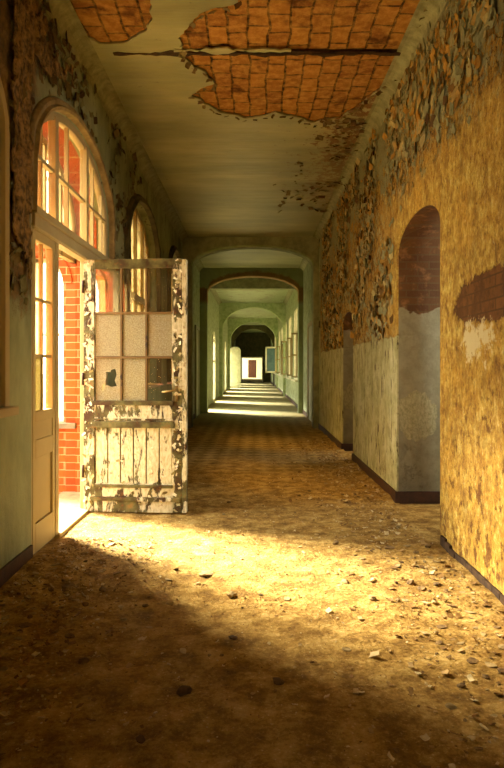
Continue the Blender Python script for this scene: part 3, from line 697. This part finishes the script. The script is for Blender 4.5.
link('glazing_bar', bm, mat_wood('dark_bar', '#5a4420', '#7a6034', '#33220e', 0.6), d1)
clear = {(0, 2), (1, 2), (2, 2), (2, 0)}
for r_ in range(3):
    for q in range(3):
        u0, u1, v0, v1 = gx[q]-0.002, gx[q+1]+0.002, gz[r_], gz[r_+1]
        if (q, r_) == (0, 0):
            hole = rag([(gx[0]+x_, gz[0]+z_) for x_, z_ in ((0.055,0.10),(0.085,0.115),(0.10,0.155),(0.15,0.135),(0.205,0.145),(0.185,0.20),(0.20,0.25),(0.19,0.31),(0.15,0.30),(0.145,0.275),(0.10,0.285),(0.105,0.23),(0.09,0.18),(0.06,0.15))], 0.006, 0.02, 4)
            o = sheet('frosted_pane', [rect(u0, u1, v0, v1), hole], 'xz', 0.0, 0.004, FROST, d1); o['label'] = 'frosted pane with a jagged hole'
        elif (q, r_) in clear: boxo('clear_pane', (u0, u1, -0.002, 0.002, v0, v1), GLASS_LEAF, d1)
        else: boxo('frosted_pane', (u0, u1, -0.002, 0.002, v0, v1), FROST, d1)
lp = lb('lock_plate', 0.888, 0.918, 1.09, 1.28, METAL, -TH/2-0.006, -TH/2, 0.002)
def tube(bm, pts, r, n=10):
    rows = []
    for i, p in enumerate(pts):
        p = Vector(p); d = (Vector(pts[min(i+1, len(pts)-1)])-Vector(pts[max(i-1, 0)])).normalized()
        a = d.orthogonal().normalized(); b = d.cross(a)
        rows.append([bm.verts.new(p+a*r*math.cos(2*PI*k_/n)+b*r*math.sin(2*PI*k_/n)) for k_ in range(n)])
    for i in range(len(rows)-1):
        for k_ in range(n): bm.faces.new((rows[i][k_], rows[i][(k_+1) % n], rows[i+1][(k_+1) % n], rows[i+1][k_]))
    bm.faces.new(rows[0]); bm.faces.new(rows[-1][::-1])
bm = bmesh.new(); tube(bm, [(0.903, -0.028, 1.205), (0.903, -0.06, 1.205), (0.895, -0.072, 1.203), (0.85, -0.075, 1.195), (0.775, -0.072, 1.185)], 0.010)
link('handle', bm, METAL, lp, True)
for z in (0.35, 1.25, 2.15):
    bm = bmesh.new(); tube(bm, [(-0.004, -0.032, z), (-0.004, -0.032, z+0.12)], 0.011); link('hinge', bm, IRON, d1, True)
# curled paint chips standing off the leaf
it = []
for _ in range(260):
    u = R.choice([R.uniform(0.0, 0.10), R.uniform(0.87, 0.95), R.uniform(0.1, 0.86)]); v = R.uniform(0.03, LH)
    if 0.105 < u < 0.862 and v > 1.09: continue
    yb = -TH/2 if not (0.107 < u < 0.86 and 0.29 < v < 0.83) else -0.004
    s_ = R.uniform(0.008, 0.024); it.append(((u, yb, v), (0, -1, 0), (0, 0, 1), s_, s_*R.uniform(1, 2.5), R.uniform(0.1, 0.6)))
tag(solid(link('paint_chips', flake_bm(it, 9), mat_flake('white_chips', [(0, c('#f0e8ca')), (0.6, c('#ddd0a4')), (0.85, c('#9a8f58')), (1, c('#6c5c2c'))]), d1), 0.001), 'curled paint chips', kind='stuff')

# ------------------------------------------------------------------ far corridor: tall left leaves, right casements, open leaf and sash
for i, (a, b) in enumerate(far_left):
    e = empty('door_%d' % (i+2), (XL, (a+b)/2, 0)); tag(e, 'tall glazed left-hand door bay, number %s from the peeled arch' % ('one two three four five six seven'.split()[i]), 'door', kind='structure')
    inv = Matrix.Translation(-e.location)
    fo = ring('frame', a, b, 0, 2.5, 0.35, 0.09, 'yz', XL-0.03, 0.14, WHITEP); fo.parent = e; fo.matrix_parent_inverse = inv
    bm = bmesh.new(); box(bm, XL-0.07, XL, (a+b)/2-0.03, (a+b)/2+0.03, 0, 2.80)
    for z in (0.02, 1.6, 2.45): box(bm, XL-0.07, XL, a+0.08, b-0.08, z, z+0.09)
    fo = link('rails', bm, WHITEP); fo.parent = e; fo.matrix_parent_inverse = inv
for i, (a, b) in enumerate(far_right):
    e = empty('window_%d' % (i+5), (XR, (a+b)/2, 0.95)); tag(e, 'tall pale right-hand window, number %s along the far corridor' % ('one two three four five six seven'.split()[i]), 'window', kind='structure')
    inv = Matrix.Translation(-e.location); bm = bmesh.new()
    box(bm, XR, XR+0.10, a, a+0.08, 0.95, 3.5); box(bm, XR, XR+0.10, b-0.08, b, 0.95, 3.5); box(bm, XR, XR+0.10, a, b, 3.42, 3.5); box(bm, XR, XR+0.1, a, b, 0.95, 1.05)
    box(bm, XR, XR+0.1, (a+b)/2-0.04, (a+b)/2+0.04, 1.0, 3.45); box(bm, XR-0.02, XR+0.1, a, b, 2.6, 2.7)
    fo = link('frame', bm, WHITEP); fo.parent = e; fo.matrix_parent_inverse = inv
    fo = boxo('sill_board', (XR-0.10, XR+0.15, a-0.05, b+0.05, 0.90, 0.95), WHITEP); fo.parent = e; fo.matrix_parent_inverse = inv
    fo = boxo('pane', (XR+0.05, XR+0.054, a+0.06, b-0.06, 1.0, 3.45), DIM_PANE); fo.parent = e; fo.matrix_parent_inverse = inv  # tinted pane added to cut the daylight of the far windows
    # inner casement standing ajar
    ln = (0.22, 0.16, 0.26, 0.12, 0.24, 0.18, 0.2)[i]; bm = bmesh.new(); y = a+0.06
    for q in ((XR-ln, XR-ln+0.05), (XR-0.05, XR)): box(bm, q[0], q[1], y, y+0.04, 1.05, 2.6)
    for z in (1.05, 1.8, 2.54): box(bm, XR-ln, XR, y, y+0.04, z, z+0.06)
    fo = link('casement', bm, CREAM); fo.parent = e; fo.matrix_parent_inverse = inv
# recess and door frames on the shadowed left wall of the vestibule
for i, (a, b) in enumerate(((15.3, 16.4), (17.3, 18.4))):
    e = empty('door_%d' % (i+9), (XL, (a+b)/2, 0)); tag(e, ('shut grey-green door just past the first arch', 'shut grey-green door just before the peeled arch')[i], 'door', kind='structure')
    inv = Matrix.Translation(-e.location); bm = bmesh.new()
    box(bm, XL, XL+0.05, a, a+0.1, 0, 2.6); box(bm, XL, XL+0.05, b-0.1, b, 0, 2.6); box(bm, XL, XL+0.05, a, b, 2.5, 2.6)
    fo = link('frame', bm, PALE_DOOR); fo.parent = e; fo.matrix_parent_inverse = inv
    bm = bmesh.new(); box(bm, XL, XL+0.025, a+0.1, b-0.1, 0.01, 2.5); box(bm, XL+0.02, XL+0.035, a+0.25, b-0.25, 0.2, 1.1, 0.005); box(bm, XL+0.02, XL+0.035, a+0.25, b-0.25, 1.3, 2.3, 0.005)
    fo = link('door_leaf', bm, PALE_DOOR); fo.parent = e; fo.matrix_parent_inverse = inv
# same on the right vestibule wall
for i, (a, b) in enumerate(((15.6, 17.0), )):
    e = empty('door_11', (XR, (a+b)/2, 0)); tag(e, 'shut pale door on the right just past the first arch', 'door', kind='structure')
    inv = Matrix.Translation(-e.location); bm = bmesh.new()
    box(bm, XR-0.05, XR, a, a+0.1, 0, 2.6); box(bm, XR-0.05, XR, b-0.1, b, 0, 2.6); box(bm, XR-0.05, XR, a, b, 2.5, 2.6)
    fo = link('frame', bm, CREAM); fo.parent = e; fo.matrix_parent_inverse = inv
    fo = boxo('door_leaf', (XR-0.025, XR, a+0.1, b-0.1, 0.01, 2.5), PALE_DOOR); fo.parent = e; fo.matrix_parent_inverse = inv
# open arched leaf at the far left
e = empty('door_12', (XL, 41.0, 0)); tag(e, 'tall pale round-topped door leaf standing open at the far left', 'door', kind='structure')
sheet('door_leaf', [arch(-0.0, 0.78, 0.02, 2.45, 0.27)], 'xz', 0, 0.06, PALE_DOOR, e)
bm = bmesh.new()
for z0, z1 in ((0.15, 1.0), (1.1, 2.2)): box(bm, 0.12, 0.66, -0.045, -0.029, z0, z1, 0.006)
link('panel', bm, PALE_DOOR, e)
e = empty('window_12', (XR, 41.0, 1.0)); tag(e, 'white casement with a blue-grey pane standing open at the far right', 'window', kind='structure')
bm = bmesh.new()
for q in ((-0.76, -0.66), (-0.10, 0)): box(bm, q[0], q[1], -0.03, 0.03, 0, 1.72, 0.004)
for z in (0, 1.62): box(bm, -0.76, 0, -0.03, 0.03, z, z+0.10, 0.004)
link('sash', bm, WHITEP, e); boxo('pane', (-0.67, -0.09, -0.006, 0.006, 0.09, 1.63), PANEB, e)

# ------------------------------------------------------------------ debris on the floor
from mathutils.bvhtree import BVHTree
bmf = bmesh.new(); bmf.from_mesh(floor.data); tree = BVHTree.FromBMesh(bmf)
def fz(x, y):
    h = tree.ray_cast(Vector((x, y, 1)), Vector((0, 0, -1))); return h[0].z if h[0] else 0.0
def lump_mesh(name, mat, seed, flat=0.6):
    bm = bmesh.new(); bmesh.ops.create_icosphere(bm, subdivisions=2, radius=0.5)
    for v in bm.verts:
        k_ = 1+0.5*mn.noise(v.co*2.2+Vector((seed*3.1, 0, 0)))+0.25*mn.noise(v.co*5+Vector((0, seed, 0)))
        v.co = Vector((v.co.x*k_, v.co.y*k_*0.8, v.co.z*k_*flat))
    zmin = min(v.co.z for v in bm.verts)
    for v in bm.verts: v.co.z -= zmin
    me = bpy.data.meshes.new(name); bm.to_mesh(me); bm.free(); me.materials.append(mat); return me
def slab_mesh(name, mat, seed):
    r = random.Random(seed); n = r.randint(5, 8)
    pts = [(0.5*math.cos(2*PI*i/n)*r.uniform(.6, 1.1), 0.36*math.sin(2*PI*i/n)*r.uniform(.6, 1.1)) for i in range(n)]
    bm = sheet_mesh([rag(pts, 0.05, 0.12, seed)], 0.10)
    for v in bm.verts: v.co.z += 0.05+0.10*math.sin(v.co.x*2.5+seed)**2
    bmesh.ops.recalc_face_normals(bm, faces=bm.faces)
    me = bpy.data.meshes.new(name); bm.to_mesh(me); bm.free(); me.materials.append(mat); return me
lumps = [lump_mesh('stone', (ROCK, ROCKP, ROCK)[i % 3], i, 0.55) for i in range(6)]
slabs = [slab_mesh('plaster_flake', (ROCKP, ROCK, ROCKP)[i % 3], i) for i in range(6)]
def put(me, name, x, y, s_, label, cat, group=None, zs=1.0, tilt=0.12):
    o = bpy.data.objects.new(name, me); C.objects.link(o)
    o.location = (x, y, fz(x, y)-0.06*s_); o.scale = (s_, s_, s_*zs); o.rotation_euler = (R.uniform(-tilt, tilt), R.uniform(-tilt, tilt), R.uniform(0, 6.28))
    return tag(o, label, cat, group)
def gpt(px, py): d = py-366; return ((px-254)/F*(F*EYE/d), F*EYE/d)
used = []
def free(x, y, r):
    if any((x-a)**2+(y-b)**2 < (r+q)**2 for a, b, q in used): return False
    used.append((x, y, r)); return True
dark = lump_mesh('clod', ROCKD, 20, 0.7)
for px, py, s_, me, nm, lab in ((184, 693, 0.062, dark, 'clod', 'dark clod lying alone in the shadow, bottom centre-left'), (278, 683, 0.06, lump_mesh('clod', ROCKD, 23, .35), 'clod', 'flat dark clod right of the lone clod, in the shadow'),
        (140, 740, 0.045, lump_mesh('clod', ROCKD, 21, .4), 'clod', 'half-sunk dark clod nearest the bottom edge'), (233, 640, 0.05, lump_mesh('clod', ROCKD, 22, .4), 'clod', 'small dark clod on the edge of the sunlight'),
        (206, 575, 0.15, slabs[0], 'plaster_flake', 'large pale plaster flake in the sunlight before the door'), (287, 598, 0.07, slabs[2], 'plaster_flake', 'single plaster flake in the middle of the sunlit floor'),
        (232, 596, 0.06, lumps[1], 'stone', 'pale stone in the sunlight right of the large flake'),
        (390, 548, 0.11, slabs[4], 'plaster_flake', 'plaster flake in front of the arched passage'), (422, 588, 0.09, slabs[1], 'plaster_flake', 'plaster flake beside the golden wall corner')):
    x, y = gpt(px, py); free(x, y, s_*0.5); put(me, nm, x, y, s_, lab, nm.replace('_', ' '))
def strew(n, fx, fy, smin, smax, name, meshes, label, group, tilt=0.2):
    k_ = 0; t = 0
    while k_ < n and t < n*60:
        t += 1; x, y = fx(), fy()
        if not (XL+0.09 < x < XR-0.09) or (x < -1.3 and 4.8 < y < 6.3): continue
        s_ = smin+(smax-smin)*R.random()**2.2
        if not free(x, y, s_*0.5): continue
        put(R.choice(meshes), name, x, y, s_, label, name.replace('_', ' '), group, R.uniform(0.6, 1.1), tilt); k_ += 1
strew(75, lambda: XR-0.10-abs(R.gauss(0, 0.33)), lambda: R.uniform(2.3, 5.0), 0.025, 0.10, 'plaster_flake', slabs, 'fallen plaster flake strewn on the floor along the golden wall', 'plaster flakes along the golden wall')
strew(45, lambda: XR-0.10-abs(R.gauss(0, 0.38)), lambda: R.uniform(2.3, 5.0), 0.02, 0.06, 'stone', lumps, 'small stone strewn on the floor along the golden wall', 'stones along the golden wall')
strew(65, lambda: XL+0.08+abs(R.gauss(0, 0.33)), lambda: R.uniform(2.4, 4.9), 0.025, 0.09, 'plaster_flake', slabs, 'fallen plaster flake on the dark floor along the left wall', 'plaster flakes along the left wall')
strew(45, lambda: XL+0.08+abs(R.gauss(0, 0.36)), lambda: R.uniform(2.4, 4.9), 0.02, 0.06, 'stone', lumps, 'small stone on the dark floor along the left wall', 'stones along the left wall')
strew(55, lambda: XR-0.10-abs(R.gauss(0, 0.36)), lambda: R.uniform(6.7, 12.5), 0.03, 0.11, 'plaster_flake', slabs, 'fallen plaster flake beyond the arched passage', 'plaster flakes beyond the passage')
strew(45, lambda: R.uniform(-1.2, 1.1), lambda: R.uniform(2.4, 7.5), 0.015, 0.05, 'stone', lumps, 'small stone scattered over the middle of the floor', 'stones in the middle of the floor')
# the uncountable grit
it = []
def grit(n, fx, fy, a, b):
    for _ in range(n):
        x, y = fx(), fy()
        if not (XL+0.05 < x < XR-0.05) or any((x-a_)**2+(y-b_)**2 < (q_*1.3+0.02)**2 for a_, b_, q_ in used): continue
        s_ = a+(b-a)*R.random()**3
        it.append(((x, y, fz(x, y)+0.001), (R.uniform(-.35, .35), R.uniform(-.35, .35), 1), (0, 1, 0), s_, s_*R.uniform(0.5, 1.2), R.uniform(0.0, 0.5)))
grit(2600, lambda: XR-0.07-abs(R.gauss(0, 0.40)), lambda: R.uniform(2.1, 12), 0.008, 0.040)
grit(2200, lambda: XL+0.07+abs(R.gauss(0, 0.40)), lambda: R.uniform(2.1, 5.2), 0.008, 0.036)
grit(2600, lambda: R.uniform(XL, XR), lambda: R.uniform(2.1, 8.5), 0.005, 0.018)
solid(tag(link('rubble', flake_bm(it, 12), mat_flake('floor_grit', [(0, c('#6b4e28')), (0.4, c('#98733c')), (0.75, c('#b39866')), (1, c('#d8c79a'))])), 'fine plaster crumbs and grit spread over the floor', 'rubble', kind='stuff'), 0.003)
bmf.free()
